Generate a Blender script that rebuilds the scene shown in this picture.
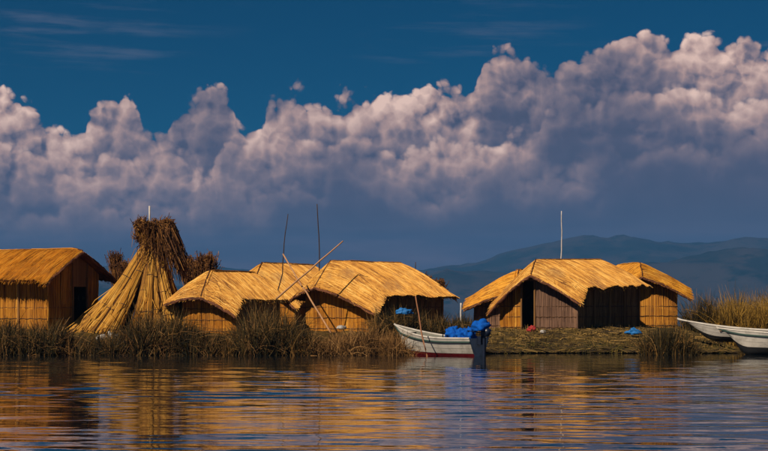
import bpy, math, random
import numpy as np
from mathutils import Vector, Matrix, noise as mnoise

for o in list(bpy.data.objects):
    bpy.data.objects.remove(o)
S = bpy.context.scene
COL = S.collection
R = math.radians
rng = random.Random(7)

# ------------------------------------------------------------------ camera
F = 1706.7            # focal length in pixels of a 768 wide picture (80 mm on 36 mm)
HOR, CAMH = 306.0, 1.9
cam = bpy.data.cameras.new('camera')
cam.lens = 80.0; cam.sensor_width = 36.0
cam.shift_y = (HOR - 225.5) / 768.0
cam.clip_start = 0.5; cam.clip_end = 60000
co = bpy.data.objects.new('camera', cam); COL.objects.link(co)
co.location = (0, 0, CAMH); co.rotation_euler = (R(90), 0, 0)
S.camera = co

WL = 0.17              # height of the lake's surface
def PX(px, Y): return (px - 384.0) * Y / F
def PZ(py, Y): return CAMH + (HOR - py) * Y / F
def P(px, py, Y): return Vector((PX(px, Y), Y, PZ(py, Y)))

# ------------------------------------------------------------------ sun
SUN_EL, SUN_AZ = R(42), R(41)      # to the left of and behind the camera
to_sun = Vector((-math.sin(SUN_AZ) * math.cos(SUN_EL), -math.cos(SUN_AZ) * math.cos(SUN_EL), math.sin(SUN_EL)))
sl = bpy.data.lights.new('sun', 'SUN'); sl.energy = 4.7; sl.angle = R(0.5); sl.color = (1.0, 0.80, 0.58)
so = bpy.data.objects.new('sun', sl); COL.objects.link(so)
so.rotation_euler = to_sun.to_track_quat('Z', 'Y').to_euler()
so.location = (-30, -30, 40)

# ------------------------------------------------------------------ world: clear sky with a bank of cumulus all round
W = bpy.data.worlds.new('World'); S.world = W; W.use_nodes = True
W.cycles.sampling_method = 'MANUAL'; W.cycles.sample_map_resolution = 512
nt = W.node_tree; nt.nodes.clear()

class NB:
    """little helper to write node maths"""
    def __init__(s, t): s.t = t
    def put(s, sock, v):
        if v is None: return
        if hasattr(v, 'is_output'): s.t.links.new(v, sock)
        else: sock.default_value = v
    def m(s, op, a, b=None, c=None, clamp=False):
        n = s.t.nodes.new('ShaderNodeMath'); n.operation = op; n.use_clamp = clamp
        for i, v in enumerate((a, b, c)): s.put(n.inputs[i], v)
        return n.outputs[0]
    def vm(s, op, a, b=None):
        n = s.t.nodes.new('ShaderNodeVectorMath'); n.operation = op
        s.put(n.inputs[0], a); s.put(n.inputs[1], b)
        return n.outputs[0]
    def comb(s, x, y, z=0.0):
        n = s.t.nodes.new('ShaderNodeCombineXYZ')
        for i, v in enumerate((x, y, z)): s.put(n.inputs[i], v)
        return n.outputs[0]
    def smooth(s, x, a, b, o0=0.0, o1=1.0):
        n = s.t.nodes.new('ShaderNodeMapRange'); n.interpolation_type = 'SMOOTHSTEP'
        s.put(n.inputs[0], x); s.put(n.inputs[1], a); s.put(n.inputs[2], b); s.put(n.inputs[3], o0); s.put(n.inputs[4], o1)
        return n.outputs[0]
    def noise(s, vec, scale, detail=4, rough=0.5, dist=0.0, out=0):
        n = s.t.nodes.new('ShaderNodeTexNoise')
        s.put(n.inputs['Vector'], vec); n.inputs['Scale'].default_value = scale
        n.inputs['Detail'].default_value = detail; n.inputs['Roughness'].default_value = rough
        n.inputs['Distortion'].default_value = dist
        return n.outputs[out]
    def vor(s, vec, scale, smooth=0.35):
        n = s.t.nodes.new('ShaderNodeTexVoronoi'); n.voronoi_dimensions = '2D'; n.feature = 'F1'
        s.put(n.inputs['Vector'], vec); n.inputs['Scale'].default_value = scale
        return n.outputs['Distance']
    def mix(s, f, a, b):
        n = s.t.nodes.new('ShaderNodeMix'); n.data_type = 'RGBA'; n.clamp_factor = True
        s.put(n.inputs[0], f)
        for k, v in ((6, a), (7, b)):
            if isinstance(v, tuple) and len(v) == 3: v = (*v, 1)
            s.put(n.inputs[k], v)
        return n.outputs[2]

# billowing height field of the cumulus, used more than once to find which faces look at the sun
gt = bpy.data.node_groups.new('billow', 'ShaderNodeTree')
gt.interface.new_socket('Vector', in_out='INPUT', socket_type='NodeSocketVector')
gt.interface.new_socket('Height', in_out='OUTPUT', socket_type='NodeSocketFloat')
g = NB(gt); gi = gt.nodes.new('NodeGroupInput'); go = gt.nodes.new('NodeGroupOutput')
wp = g.vm('SUBTRACT', g.noise(gi.outputs[0], 0.55, 3, 0.55, out=1), (0.5, 0.5, 0.5))
wp = g.vm('MULTIPLY', wp, (0.7, 0.7, 0))
pv = g.vm('ADD', gi.outputs[0], wp)
def puff(scale, amp):
    d = g.vor(pv, scale)
    return g.m('MULTIPLY', g.m('MULTIPLY', d, d), -amp)
h = puff(0.62, 0.80)
h = g.m('ADD', h, puff(1.55, 0.42))
h = g.m('ADD', h, puff(3.6, 0.22))
h = g.m('ADD', h, g.m('MULTIPLY', g.noise(pv, 3.2, 5, 0.62), 0.26))
gt.links.new(h, go.inputs[0])

b = NB(nt)
tc = nt.nodes.new('ShaderNodeTexCoord')
sp = nt.nodes.new('ShaderNodeSeparateXYZ'); nt.links.new(tc.outputs['Generated'], sp.inputs[0])
dx, dy, dz = sp.outputs
az = b.m('MULTIPLY', b.m('ARCTAN2', dx, dy), 57.2958)
el = b.m('MULTIPLY', b.m('ARCSINE', dz), 57.2958)
pos = b.comb(az, el)

def billow(v):
    n = nt.nodes.new('ShaderNodeGroup'); n.node_tree = gt
    b.put(n.inputs[0], v); return n.outputs[0]

# height of the bank's crest against direction
crest = [(0,98),(30,112),(58,126),(78,138),(90,120),(104,104),(122,102),(136,116),(150,140),(164,136),(176,108),(190,96),(218,94),(232,108),
         (244,132),(256,130),(270,104),(294,92),(320,100),(346,94),(370,88),(400,96),(430,92),(452,92),(468,98),
         (484,66),(504,56),(530,70),(548,74),(566,64),(600,60),(620,42),(642,36),(668,38),(692,36),(710,46),
         (732,56),(752,50),(768,54)]
fc = nt.nodes.new('ShaderNodeFloatCurve')
cu = fc.mapping.curves[0]
def A2(px): return math.degrees(math.atan((px - 384) / F))
pts = [((A2(px) + 13.0) / 26.0, ((HOR - py) * 0.03357) / 12.0) for px, py in crest]
cu.points[0].location = pts[0]; cu.points[1].location = pts[-1]
for q in pts[1:-1]: cu.points.new(*q)
fc.mapping.extend = 'HORIZONTAL'
fc.mapping.update()
b.put(fc.inputs['Value'], b.m('DIVIDE', b.m('ADD', az, 13.0), 26.0, clamp=True))
env = b.m('MULTIPLY', fc.outputs[0], 12.0)
# beyond the curve the bank goes on with a crest that wanders at random
fc2 = nt.nodes.new('ShaderNodeFloatCurve'); cu = fc2.mapping.curves[0]
pts = [((A2(px) + 13.0) / 26.0, ((HOR - py) * 0.03357) / 12.0) for px, py in ((0,118),(110,116),(210,112),(330,106),(440,98),(560,72),(650,54),(768,62))]
cu.points[0].location = pts[0]; cu.points[1].location = pts[-1]
for q in pts[1:-1]: cu.points.new(*q)
fc2.mapping.extend = 'HORIZONTAL'; fc2.mapping.update()
b.put(fc2.inputs['Value'], b.m('DIVIDE', b.m('ADD', az, 13.0), 26.0, clamp=True))
env2 = b.m('MULTIPLY', fc2.outputs[0], 12.0)
outside = b.smooth(b.m('ABSOLUTE', az), 12.5, 20.0)
env = b.m('ADD', env, b.m('MULTIPLY', outside, b.m('MULTIPLY', b.m('SUBTRACT', b.noise(b.comb(az, 3.0), 0.12, 3), 0.5), 5.0)))

K = 10.0                                             # colours are radiance; the background strength is 0.1
sky = nt.nodes.new('ShaderNodeTexSky'); sky.sky_type = 'NISHITA'; sky.sun_disc = False
sky.sun_elevation = SUN_EL; sky.sun_rotation = math.pi + SUN_AZ
sky.altitude = 3800; sky.air_density = 1.0; sky.dust_density = 0.0; sky.ozone_density = 3.0
tint = nt.nodes.new('ShaderNodeMix'); tint.data_type = 'RGBA'; tint.blend_type = 'MULTIPLY'
tint.inputs[0].default_value = 1.0
nt.links.new(sky.outputs[0], tint.inputs[6]); tint.inputs[7].default_value = (0.0002, 0.162, 0.235, 1)
# thin high cirrus streaks
cv = b.comb(b.m('MULTIPLY', az, 0.14), b.m('MULTIPLY', b.m('ADD', el, b.m('MULTIPLY', az, 0.02)), 1.5))
ci = b.smooth(b.noise(cv, 1.0, 6, 0.62), 0.50, 0.78)
ci = b.m('MULTIPLY', ci, b.smooth(el, 7.0, 8.6))
ci = b.m('MULTIPLY', ci, b.smooth(b.noise(b.comb(az, el), 0.09, 2), 0.42, 0.60))
clear = b.mix(b.m('MULTIPLY', ci, 0.32), tint.outputs[2], (0.22*K, 0.22*K, 0.30*K))
broad = b.noise(b.comb(az, b.m('MULTIPLY', el, 1.3)), 0.17, 3, 0.5)      # whole towers stand in the shade of others
shade_of = b.smooth(broad, 0.36, 0.60, 0.50, 1.22)
full = clear
#         below crest, wander, brightness, fall-off, softness, seed
LAYERS = [(-0.15, 0.0, 1.06, 3.2, 0.20, 0.0, 1.25), (1.25, 1.7, 0.95, 2.4, 0.30, 31.7, 0.95), (2.6, 1.9, 0.58, 2.2, 0.60, 63.1, 0.60), (4.0, 2.0, 0.30, 2.0, 1.1, 97.3, 0.35)]
for off, wander, bright, fall, soft, seed, gain in LAYERS:
    pp = b.vm('ADD', pos, (seed, seed*0.37, 0.0))
    hh = billow(pp); hs = billow(b.vm('ADD', pp, (-0.20, 0.27, 0.0)))
    cr = b.m('SUBTRACT', env2 if wander else env, off)
    if wander:
        wn = b.noise(b.comb(b.m('ADD', az, seed), 0.5), 0.30, 3, 0.55)
        cr = b.m('ADD', cr, b.m('MULTIPLY', b.m('SUBTRACT', wn, 0.5), wander*2.0))
    d = b.m('ADD', b.m('SUBTRACT', cr, el), b.m('MULTIPLY', b.m('ADD', hh, 0.14), 1.25))
    mk = b.smooth(d, 0.0, soft)
    li = b.m('ADD', 0.60, b.m('MULTIPLY', b.m('SUBTRACT', hh, hs), gain), clamp=True)
    li = b.m('MULTIPLY', li, b.smooth(d, 0.0, fall, 1.0, 0.22))
    li = b.m('MULTIPLY', b.m('MULTIPLY', li, bright), shade_of)
    ramp = nt.nodes.new('ShaderNodeValToRGB'); e = ramp.color_ramp.elements
    e[0].position = 0.0; e[0].color = (0.060*K, 0.072*K, 0.124*K, 1)
    e[1].position = 1.0; e[1].color = (0.92*K, 0.64*K, 0.53*K, 1)
    for p_, c in ((0.15, (0.086, 0.090, 0.146)), (0.36, (0.228, 0.178, 0.208)), (0.58, (0.48, 0.318, 0.290))):
        x = ramp.color_ramp.elements.new(p_); x.color = (c[0]*K, c[1]*K, c[2]*K, 1)
    b.put(ramp.inputs[0], li)
    full = b.mix(mk, full, ramp.outputs[0])
# level grey base under the towers
streak = b.noise(b.comb(b.m('MULTIPLY', az, 0.12), b.m('MULTIPLY', el, 0.9)), 1.0, 4, 0.55)
basec = b.mix(b.smooth(streak, 0.40, 0.70), (0.058*K, 0.070*K, 0.122*K), (0.120*K, 0.108*K, 0.158*K))
full = b.mix(b.smooth(b.m('ADD', el, b.m('MULTIPLY', streak, 1.6)), 4.6, 2.2), full, basec)
bg = nt.nodes.new('ShaderNodeBackground'); bg.inputs[1].default_value = 0.1
nt.links.new(full, bg.inputs[0])
wo = nt.nodes.new('ShaderNodeOutputWorld'); nt.links.new(bg.outputs[0], wo.inputs[0])

S.view_settings.view_transform = 'Standard'; S.view_settings.look = 'None'
S.view_settings.gamma = 1.0; S.view_settings.use_curve_mapping = False
S.view_settings.exposure = 0.0
S.cycles.max_bounces = 5; S.cycles.diffuse_bounces = 3; S.cycles.glossy_bounces = 3; S.cycles.volume_bounces = 0
S.render.resolution_x = 1024; S.render.resolution_y = 601

# ------------------------------------------------------------------ materials
def new_mat(name):
    m = bpy.data.materials.new(name); m.use_nodes = True
    t = m.node_tree; bs = t.nodes['Principled BSDF']
    return m, t, bs, NB(t)

def reed_mat(name, cols, rough=0.75, nscale=3.0, stretch=(1, 1, 1), spec=0.25, weather=0.0):
    """colour runs over the ramp by the tone of each strand plus blotches of weathering"""
    m, t, bs, n = new_mat(name)
    at = t.nodes.new('ShaderNodeAttribute'); at.attribute_name = 'tone'
    tcn = t.nodes.new('ShaderNodeTexCoord')
    v = n.vm('MULTIPLY', tcn.outputs['Object'], stretch)
    f = n.m('ADD', at.outputs['Fac'], n.m('MULTIPLY', n.m('SUBTRACT', n.noise(v, nscale, 5, 0.6), 0.5), 0.75))
    f = n.m('ADD', f, n.m('MULTIPLY', n.m('SUBTRACT', n.noise(v, nscale * 0.22, 3, 0.5), 0.5), 0.6))
    r = t.nodes.new('ShaderNodeValToRGB'); el_ = r.color_ramp.elements
    k = len(cols)
    el_[0].color = (*cols[0], 1); el_[0].position = 0.0
    el_[1].color = (*cols[-1], 1); el_[1].position = 1.0
    for i in range(1, k - 1):
        x = el_.new(i / (k - 1)); x.color = (*cols[i], 1)
    n.put(r.inputs[0], f)
    out = r.outputs[0]
    if weather:          # patches gone grey with age
        wv_ = n.noise(n.vm('ADD', n.vm('MULTIPLY', tcn.outputs['Object'], (0.8, 0.8, 0.8)), (3.1, 7.7, 1.3)), 0.9, 5, 0.65)
        wk = n.m('MULTIPLY', n.smooth(wv_, 0.50, 0.72), weather)
        out = n.mix(wk, out, (0.26, 0.15, 0.075))
    t.links.new(out, bs.inputs['Base Color'])
    bs.inputs['Roughness'].default_value = rough
    bs.inputs['Specular IOR Level'].default_value = spec
    return m

def flat_mat(name, col, rough=0.5, metal=0.0, var=0.25, nscale=6.0, dirt=None, spec=0.4):
    m, t, bs, n = new_mat(name)
    tcn = t.nodes.new('ShaderNodeTexCoord')
    f = n.noise(tcn.outputs['Object'], nscale, 6, 0.65)
    c2 = dirt or tuple(c * (1 - var) for c in col)
    t.links.new(n.mix(n.smooth(f, 0.42, 0.72), col, c2), bs.inputs['Base Color'])
    bs.inputs['Roughness'].default_value = rough; bs.inputs['Metallic'].default_value = metal
    bs.inputs['Specular IOR Level'].default_value = spec
    return m

M = {}
M['thatch'] = reed_mat('thatch', [(0.12, 0.044, 0.012), (0.42, 0.185, 0.030), (0.70, 0.365, 0.066), (0.85, 0.56, 0.16)], nscale=2.2, weather=0.5)
M['thatch_orange'] = reed_mat('thatch_orange', [(0.13, 0.046, 0.008), (0.50, 0.205, 0.016), (0.74, 0.345, 0.030), (0.84, 0.48, 0.07)], nscale=2.2, weather=0.3)
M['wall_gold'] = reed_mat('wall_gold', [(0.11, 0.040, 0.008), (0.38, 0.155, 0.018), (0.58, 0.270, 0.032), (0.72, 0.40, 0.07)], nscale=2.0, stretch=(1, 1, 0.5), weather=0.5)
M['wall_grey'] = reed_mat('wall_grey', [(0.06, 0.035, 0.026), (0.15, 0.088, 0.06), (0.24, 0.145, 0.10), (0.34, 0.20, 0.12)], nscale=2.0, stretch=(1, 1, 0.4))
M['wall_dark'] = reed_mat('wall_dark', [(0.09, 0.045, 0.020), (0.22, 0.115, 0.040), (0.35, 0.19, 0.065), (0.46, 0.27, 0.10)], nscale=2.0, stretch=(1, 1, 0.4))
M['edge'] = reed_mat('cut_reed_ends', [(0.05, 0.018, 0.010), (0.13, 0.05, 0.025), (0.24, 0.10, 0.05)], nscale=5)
M['cord'] = flat_mat('cord', (0.10, 0.05, 0.022), 0.9, var=0.5)
M['stalk'] = reed_mat('stalk', [(0.12, 0.05, 0.012), (0.40, 0.19, 0.025), (0.64, 0.35, 0.05), (0.80, 0.50, 0.12)], nscale=2.5)
M['plume'] = reed_mat('plume', [(0.040, 0.015, 0.006), (0.11, 0.046, 0.014), (0.22, 0.10, 0.026), (0.42, 0.21, 0.05)], nscale=2)
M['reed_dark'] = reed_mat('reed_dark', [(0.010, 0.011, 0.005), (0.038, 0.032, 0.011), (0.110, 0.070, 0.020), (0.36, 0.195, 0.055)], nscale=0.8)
M['reed_dry'] = reed_mat('reed_dry', [(0.03, 0.018, 0.008), (0.12, 0.062, 0.020), (0.26, 0.14, 0.045), (0.44, 0.26, 0.10)], nscale=0.8)
M['reed_gold'] = reed_mat('reed_gold', [(0.03, 0.020, 0.006), (0.12, 0.075, 0.014), (0.28, 0.165, 0.026), (0.50, 0.31, 0.06)], nscale=0.8)
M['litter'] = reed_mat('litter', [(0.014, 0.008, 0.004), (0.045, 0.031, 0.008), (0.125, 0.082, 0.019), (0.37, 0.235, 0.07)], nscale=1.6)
M['reed_green'] = reed_mat('reed_green', [(0.012, 0.016, 0.004), (0.04, 0.045, 0.010), (0.10, 0.092, 0.020), (0.24, 0.17, 0.04)], nscale=0.8)
M['pole_dark'] = flat_mat('pole_dark', (0.05, 0.035, 0.03), 0.8)
M['pole_light'] = flat_mat('pole_light', (0.48, 0.27, 0.14), 0.7)
M['pole_brown'] = flat_mat('pole_brown', (0.30, 0.13, 0.06), 0.7)
M['white_post'] = flat_mat('white_post', (0.62, 0.60, 0.58), 0.6)
M['hull_white'] = flat_mat('hull_white', (0.62, 0.61, 0.58), 0.45, dirt=(0.34, 0.33, 0.30), nscale=2.5)
M['hull_red'] = flat_mat('hull_red', (0.20, 0.012, 0.018), 0.4, var=0.5)
M['rail_green'] = flat_mat('rail_green', (0.035, 0.075, 0.07), 0.5)
M['hull_inside'] = flat_mat('hull_inside', (0.16, 0.17, 0.15), 0.7)
M['wood_seat'] = flat_mat('wood_seat', (0.30, 0.20, 0.12), 0.7)
M['tarp'] = flat_mat('tarp', (0.002, 0.10, 0.52), 0.85, dirt=(0.002, 0.05, 0.30), spec=0.15)
M['motor'] = flat_mat('motor', (0.010, 0.018, 0.045), 0.35)
M['motor_metal'] = flat_mat('motor_metal', (0.012, 0.020, 0.045), 0.4, metal=0.1)
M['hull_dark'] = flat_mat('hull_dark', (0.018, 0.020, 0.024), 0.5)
M['sack'] = flat_mat('sack', (0.46, 0.46, 0.46), 0.7, dirt=(0.12, 0.12, 0.12), nscale=7)
M['red_cloth'] = flat_mat('red_cloth', (0.36, 0.03, 0.03), 0.8)
M['cyan_cloth'] = flat_mat('cyan_cloth', (0.01, 0.16, 0.50), 0.7)

# ------------------------------------------------------------------ mesh helpers
class MB:
    def __init__(s): s.v = []; s.f = []; s.t = []
    def quad(s, a, b_, c, d, tone=0.5):
        i = len(s.v); s.v += [a, b_, c, d]; s.f.append((i, i+1, i+2, i+3)); s.t.append(tone)
    def strand(s, pts, r, tone=0.5, sides=3, r1=None, cap=False, tip=False):
        """a tapered rod along a polyline"""
        if r1 is None: r1 = r
        n = len(pts); base = len(s.v)
        for i, p in enumerate(pts):
            p = Vector(p)
            d = Vector(pts[min(i+1, n-1)]) - Vector(pts[max(i-1, 0)])
            if d.length < 1e-6: d = Vector((0, 0, 1))
            d.normalize()
            a = d.cross(Vector((0, 0, 1)) if abs(d.z) < 0.9 else Vector((0, 1, 0))); a.normalize()
            c = d.cross(a)
            rr = r + (r1 - r) * i / (n - 1)
            for k in range(sides):
                th = 2 * math.pi * k / sides + 0.5
                s.v.append(tuple(p + a * (rr * math.cos(th)) + c * (rr * math.sin(th))))
        for i in range(n - 1):
            for k in range(sides):
                k2 = (k + 1) % sides
                s.f.append((base+i*sides+k, base+i*sides+k2, base+(i+1)*sides+k2, base+(i+1)*sides+k)); s.t.append(tone)
        if cap:
            s.f.append(tuple(base + k for k in reversed(range(sides)))); s.t.append(tone)
            s.f.append(tuple(base + (n-1)*sides + k for k in range(sides))); s.t.append(tone)
    def blade(s, pts, w, tone=0.5, side=None):
        """flat tapering leaf folded along its midrib"""
        n = len(pts); base = len(s.v)
        for i, p in enumerate(pts):
            p = Vector(p)
            d = (Vector(pts[min(i+1, n-1)]) - Vector(pts[max(i-1, 0)])).normalized()
            a = d.cross(side).normalized()
            ww = w * (1 - 0.85 * (i / (n - 1)) ** 1.5)
            fold = d.cross(a) * ww * 0.35
            s.v += [tuple(p - a*ww*0.5), tuple(p + fold), tuple(p + a*ww*0.5)]
        for i in range(n - 1):
            for k in range(2):
                s.f.append((base+i*3+k, base+i*3+k+1, base+(i+1)*3+k+1, base+(i+1)*3+k)); s.t.append(tone)
    def box(s, lo, hi, tone=0.5):
        x0, y0, z0 = lo; x1, y1, z1 = hi; i = len(s.v)
        s.v += [(x0,y0,z0),(x1,y0,z0),(x1,y1,z0),(x0,y1,z0),(x0,y0,z1),(x1,y0,z1),(x1,y1,z1),(x0,y1,z1)]
        for q in ((3,2,1,0),(4,5,6,7),(0,1,5,4),(1,2,6,5),(2,3,7,6),(3,0,4,7)):
            s.f.append(tuple(i+k for k in q)); s.t.append(tone)
    def grid(s, rows, tone=0.5, tones=None, close=False):
        base = len(s.v); n = len(rows[0])
        for r_ in rows: s.v += [tuple(p) for p in r_]
        for i in range(len(rows) - 1):
            for k in range(n if close else n - 1):
                k2 = (k + 1) % n
                s.f.append((base+i*n+k, base+i*n+k2, base+(i+1)*n+k2, base+(i+1)*n+k))
                s.t.append(tone if tones is None else tones(i, k))
        return base
    def build(s, name, mat, parent=None, smooth=False):
        me = bpy.data.meshes.new(name); me.from_pydata([tuple(v) for v in s.v], [], s.f)
        a = me.attributes.new('tone', 'FLOAT', 'FACE'); a.data.foreach_set('value', np.array(s.t, dtype=np.float32))
        if smooth: me.polygons.foreach_set('use_smooth', np.ones(len(me.polygons), dtype=bool))
        me.materials.append(M[mat] if isinstance(mat, str) else mat); me.update()
        o = bpy.data.objects.new(name, me); COL.objects.link(o); o.parent = parent
        return o

def tag(o, label=None, cat=None, group=None, kind=None):
    if label: o['label'] = label
    if cat: o['category'] = cat
    if group: o['group'] = group
    if kind: o['kind'] = kind
    return o
def empty(name, loc, rz=0.0):
    o = bpy.data.objects.new(name, None); COL.objects.link(o)
    o.location = loc; o.rotation_euler = (0, 0, rz); o.empty_display_size = 0.3
    return o
def fbm(x, y, z=0.0, oct=4): return mnoise.fractal(Vector((x, y, z)), 1.0, 2.0, oct)
def sstep(x, a, b_):
    t = min(1, max(0, (x - a) / (b_ - a))); return t * t * (3 - 2 * t)
def interp(x, pts):
    if x <= pts[0][0]: return pts[0][1]
    for (x0, y0), (x1, y1) in zip(pts, pts[1:]):
        if x <= x1: return y0 + (y1 - y0) * (x - x0) / (x1 - x0)
    return pts[-1][1]

# ------------------------------------------------------------------ water: one sheet to the horizon, rippled near the camera
def axis(lo, hi, step, far, ratio=1.35):
    a = list(np.arange(lo, hi + 1e-6, step)); d = step
    x = a[-1]; up = []
    while x < far: d *= ratio; x = min(far, x + d); up.append(x)
    d = step; x = a[0]; dn = []
    while x > -far: d *= ratio; x = max(-far, x - d); dn.append(x)
    return np.array(dn[::-1] + a + up)
xs = axis(-16, 16, 0.13, 6000.0); ys = axis(19.0, 62.0, 0.075, 6000.0)
Xg, Yg = np.meshgrid(xs, ys)
nr = np.random.RandomState(3)
Zg = np.zeros_like(Xg)
wx = Xg + 0.6*np.sin(Yg*0.31 + 0.4) + 0.3*np.sin(Xg*0.7 + Yg*0.5)
for i in range(46):
    lam = math.exp(nr.uniform(math.log(0.42), math.log(3.0)))
    th = nr.normal(0, 0.38) + 0.04
    k = 2*math.pi/lam
    amp = 0.0025 * lam**0.72 / math.sqrt(46/10.0)
    Zg += amp*np.sin(k*(wx*math.sin(th) + Yg*math.cos(th)) + nr.uniform(0, 6.28))
gust = 0.62 + 0.38*np.sin(Xg*0.19 + 1.3*np.sin(Yg*0.17))*np.sin(Yg*0.33 + 0.8*np.sin(Xg*0.25))
calm = np.clip((60.5 - Yg)/9.0, 0.16, 1.0)
fade = np.clip((17.5-np.abs(Xg))/2.0, 0, 1)*np.clip((63.0-Yg)/1.0, 0, 1)*np.clip((Yg-17.0)/2.0, 0, 1)
Zg *= gust*calm*fade
Zg += WL
nx, ny = len(xs), len(ys)
me = bpy.data.meshes.new('water')
verts = np.stack([Xg, Yg, Zg], -1).reshape(-1, 3)
ii = np.arange(ny*nx).reshape(ny, nx)
fa = np.stack([ii[:-1,:-1], ii[:-1,1:], ii[1:,1:], ii[1:,:-1]], -1).reshape(-1, 4)
me.vertices.add(len(verts)); me.vertices.foreach_set('co', verts.ravel())
me.loops.add(fa.size); me.loops.foreach_set('vertex_index', fa.ravel())
me.polygons.add(len(fa)); me.polygons.foreach_set('loop_start', np.arange(0, fa.size, 4)); me.polygons.foreach_set('loop_total', np.full(len(fa), 4))
me.polygons.foreach_set('use_smooth', np.ones(len(fa), dtype=bool))
me.update(); me.validate()
wm, t, bs, n = new_mat('lake_water')
bs.inputs['Base Color'].default_value = (0.006, 0.010, 0.014, 1)
bs.inputs['Roughness'].default_value = 0.02; bs.inputs['IOR'].default_value = 1.333
geo = t.nodes.new('ShaderNodeNewGeometry')
wv = n.vm('MULTIPLY', geo.outputs['Position'], (0.45, 1.5, 1.0))
bm_ = t.nodes.new('ShaderNodeBump'); bm_.inputs['Strength'].default_value = 1.0; bm_.inputs['Distance'].default_value = 0.004
n.put(bm_.inputs['Height'], n.noise(wv, 2.6, 3, 0.5))
t.links.new(bm_.outputs[0], bs.inputs['Normal'])
me.materials.append(wm)
wo_ = bpy.data.objects.new('water', me); COL.objects.link(wo_)
tag(wo_, 'dark rippled lake water reflecting golden huts and blue sky', 'water', kind='structure')

# ------------------------------------------------------------------ far hills on the other shore
hm, t, bs, n = new_mat('hill_slope')
geo = t.nodes.new('ShaderNodeNewGeometry')
f1 = n.noise(geo.outputs['Position'], 0.004, 6, 0.6)
f2 = n.noise(geo.outputs['Position'], 0.02, 4, 0.6)
c = n.mix(n.smooth(f1, 0.44, 0.56), (0.014, 0.024, 0.026), (0.040, 0.040, 0.042))
c = n.mix(n.smooth(f2, 0.52, 0.70), c, (0.008, 0.018, 0.016))
t.links.new(c, bs.inputs['Base Color']); bs.inputs['Roughness'].default_value = 0.95
bs.inputs['Specular IOR Level'].default_value = 0.0

def hill(name, Y, prof, depth, seed, label, res=180):
    """a ridge whose crest follows a profile of picture directions at its own distance"""
    mb = MB(); rows = []
    x0, x1 = -0.40*Y, 0.40*Y
    nv = 34
    for j in range(nv + 1):
        v = j / nv; y = Y - depth*0.55 + depth*v
        row = []
        for i in range(res + 1):
            x = x0 + (x1 - x0)*i/res
            px = 384 + x/Y*F
            top = (HOR - interp(px, prof))*Y/F
            sh = math.sin(math.pi*min(1, max(0, v)))**1.25
            rg = fbm(x/420 + seed, y/420, seed, 5)
            rid = 1 - abs(fbm(x/300 + seed*2, y/700, 2.0, 4))
            z = top*sh*(0.86 + 0.14*rid) + 14*rg*sh + 9*fbm(x/110, y/110, seed, 4)*sh - 3*(1 - sh)
            row.append((x, y, z))
        rows.append(row)
    mb.grid(rows)
    o = mb.build(name, hm, smooth=True)
    tag(o, label, 'hills', kind='structure')
    return o
far_p = [(-900,262),(-500,268),(-100,270),(100,268),(250,270),(380,274),(430,268),(470,262),(505,253),(540,245),(575,240),(600,237),(625,235),(650,240),(680,241),(710,240),(740,236),(768,235),(850,242),(1000,252),(1300,248),(1700,262)]
mid_p = [(-900,288),(-200,286),(200,284),(380,282),(430,270),(445,264),(460,268),(500,272),(560,268),(610,262),(650,262),(690,256),(720,250),(768,246),(850,250),(1100,262),(1700,270)]
hill('hills', 5200, far_p, 1300, 3.7, 'long blue mountain ridge on the far shore below the clouds')
hill('hills', 3900, mid_p, 900, 9.1, 'lower hazy foothills in front of the far mountain ridge')

# ------------------------------------------------------------------ the floating reed island
front_pts = [(-400, 60.6), (300, 60.3), (395, 60.6), (404, 61.8), (486, 61.8), (497, 62.3), (560, 62.6), (640, 62.4), (690, 62.2), (700, 62.4), (738, 62.6), (748, 65.2), (800, 66.0), (1200, 66.5)]
def shore(x):
    return interp(384 + x*F/61.0, front_pts) + 0.30*fbm(x*0.6, 4.1) + 0.20*fbm(x*2.3, 1.0)
def ground_z(x, y):
    d = y - shore(x)
    if d < -0.05: return -0.25
    led = 0.25*fbm(x*0.7, 8.0)
    z = 0.33*sstep(d, -0.05, 0.18) + 0.08*sstep(d, 0.55 + led, 0.80 + led) + 0.11*sstep(d, 1.5 - led, 1.8 - led) + 0.38*sstep(d, 0.3, 5.2)
    px = 384 + x*F/y
    if px > 690: z *= 0.8
    z += 0.13*fbm(x*1.0, y*1.1, 2.0)*sstep(d, 0, 0.6) + 0.07*fbm(x*3.3, y*3.3, 5.0)*sstep(d, -0.05, 0.2)
    return z
mb = MB(); rows = []
gx = [-30 + 0.16*i for i in range(int(60/0.16) + 1)]
dl = [-0.15, -0.06, 0.0, 0.08, 0.16, 0.25, 0.36, 0.5, 0.65, 0.85, 1.1, 1.4, 1.8, 2.3, 2.9, 3.6, 4.4, 5.3, 6.3, 7.5, 9, 11, 14, 18, 24]
for d in dl:
    row = []
    for x in gx:
        y = shore(x) + d
        z = ground_z(x, y)
        if d == dl[0]: z = -0.35
        if d == dl[-1]: z = 0.0
        row.append((x, y, z))
    rows.append(row)
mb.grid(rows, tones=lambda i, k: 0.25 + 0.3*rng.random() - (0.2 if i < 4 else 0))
tag(mb.build('island', 'litter'), 'floating island of matted cut reeds under the huts', 'island', kind='structure')

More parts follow.
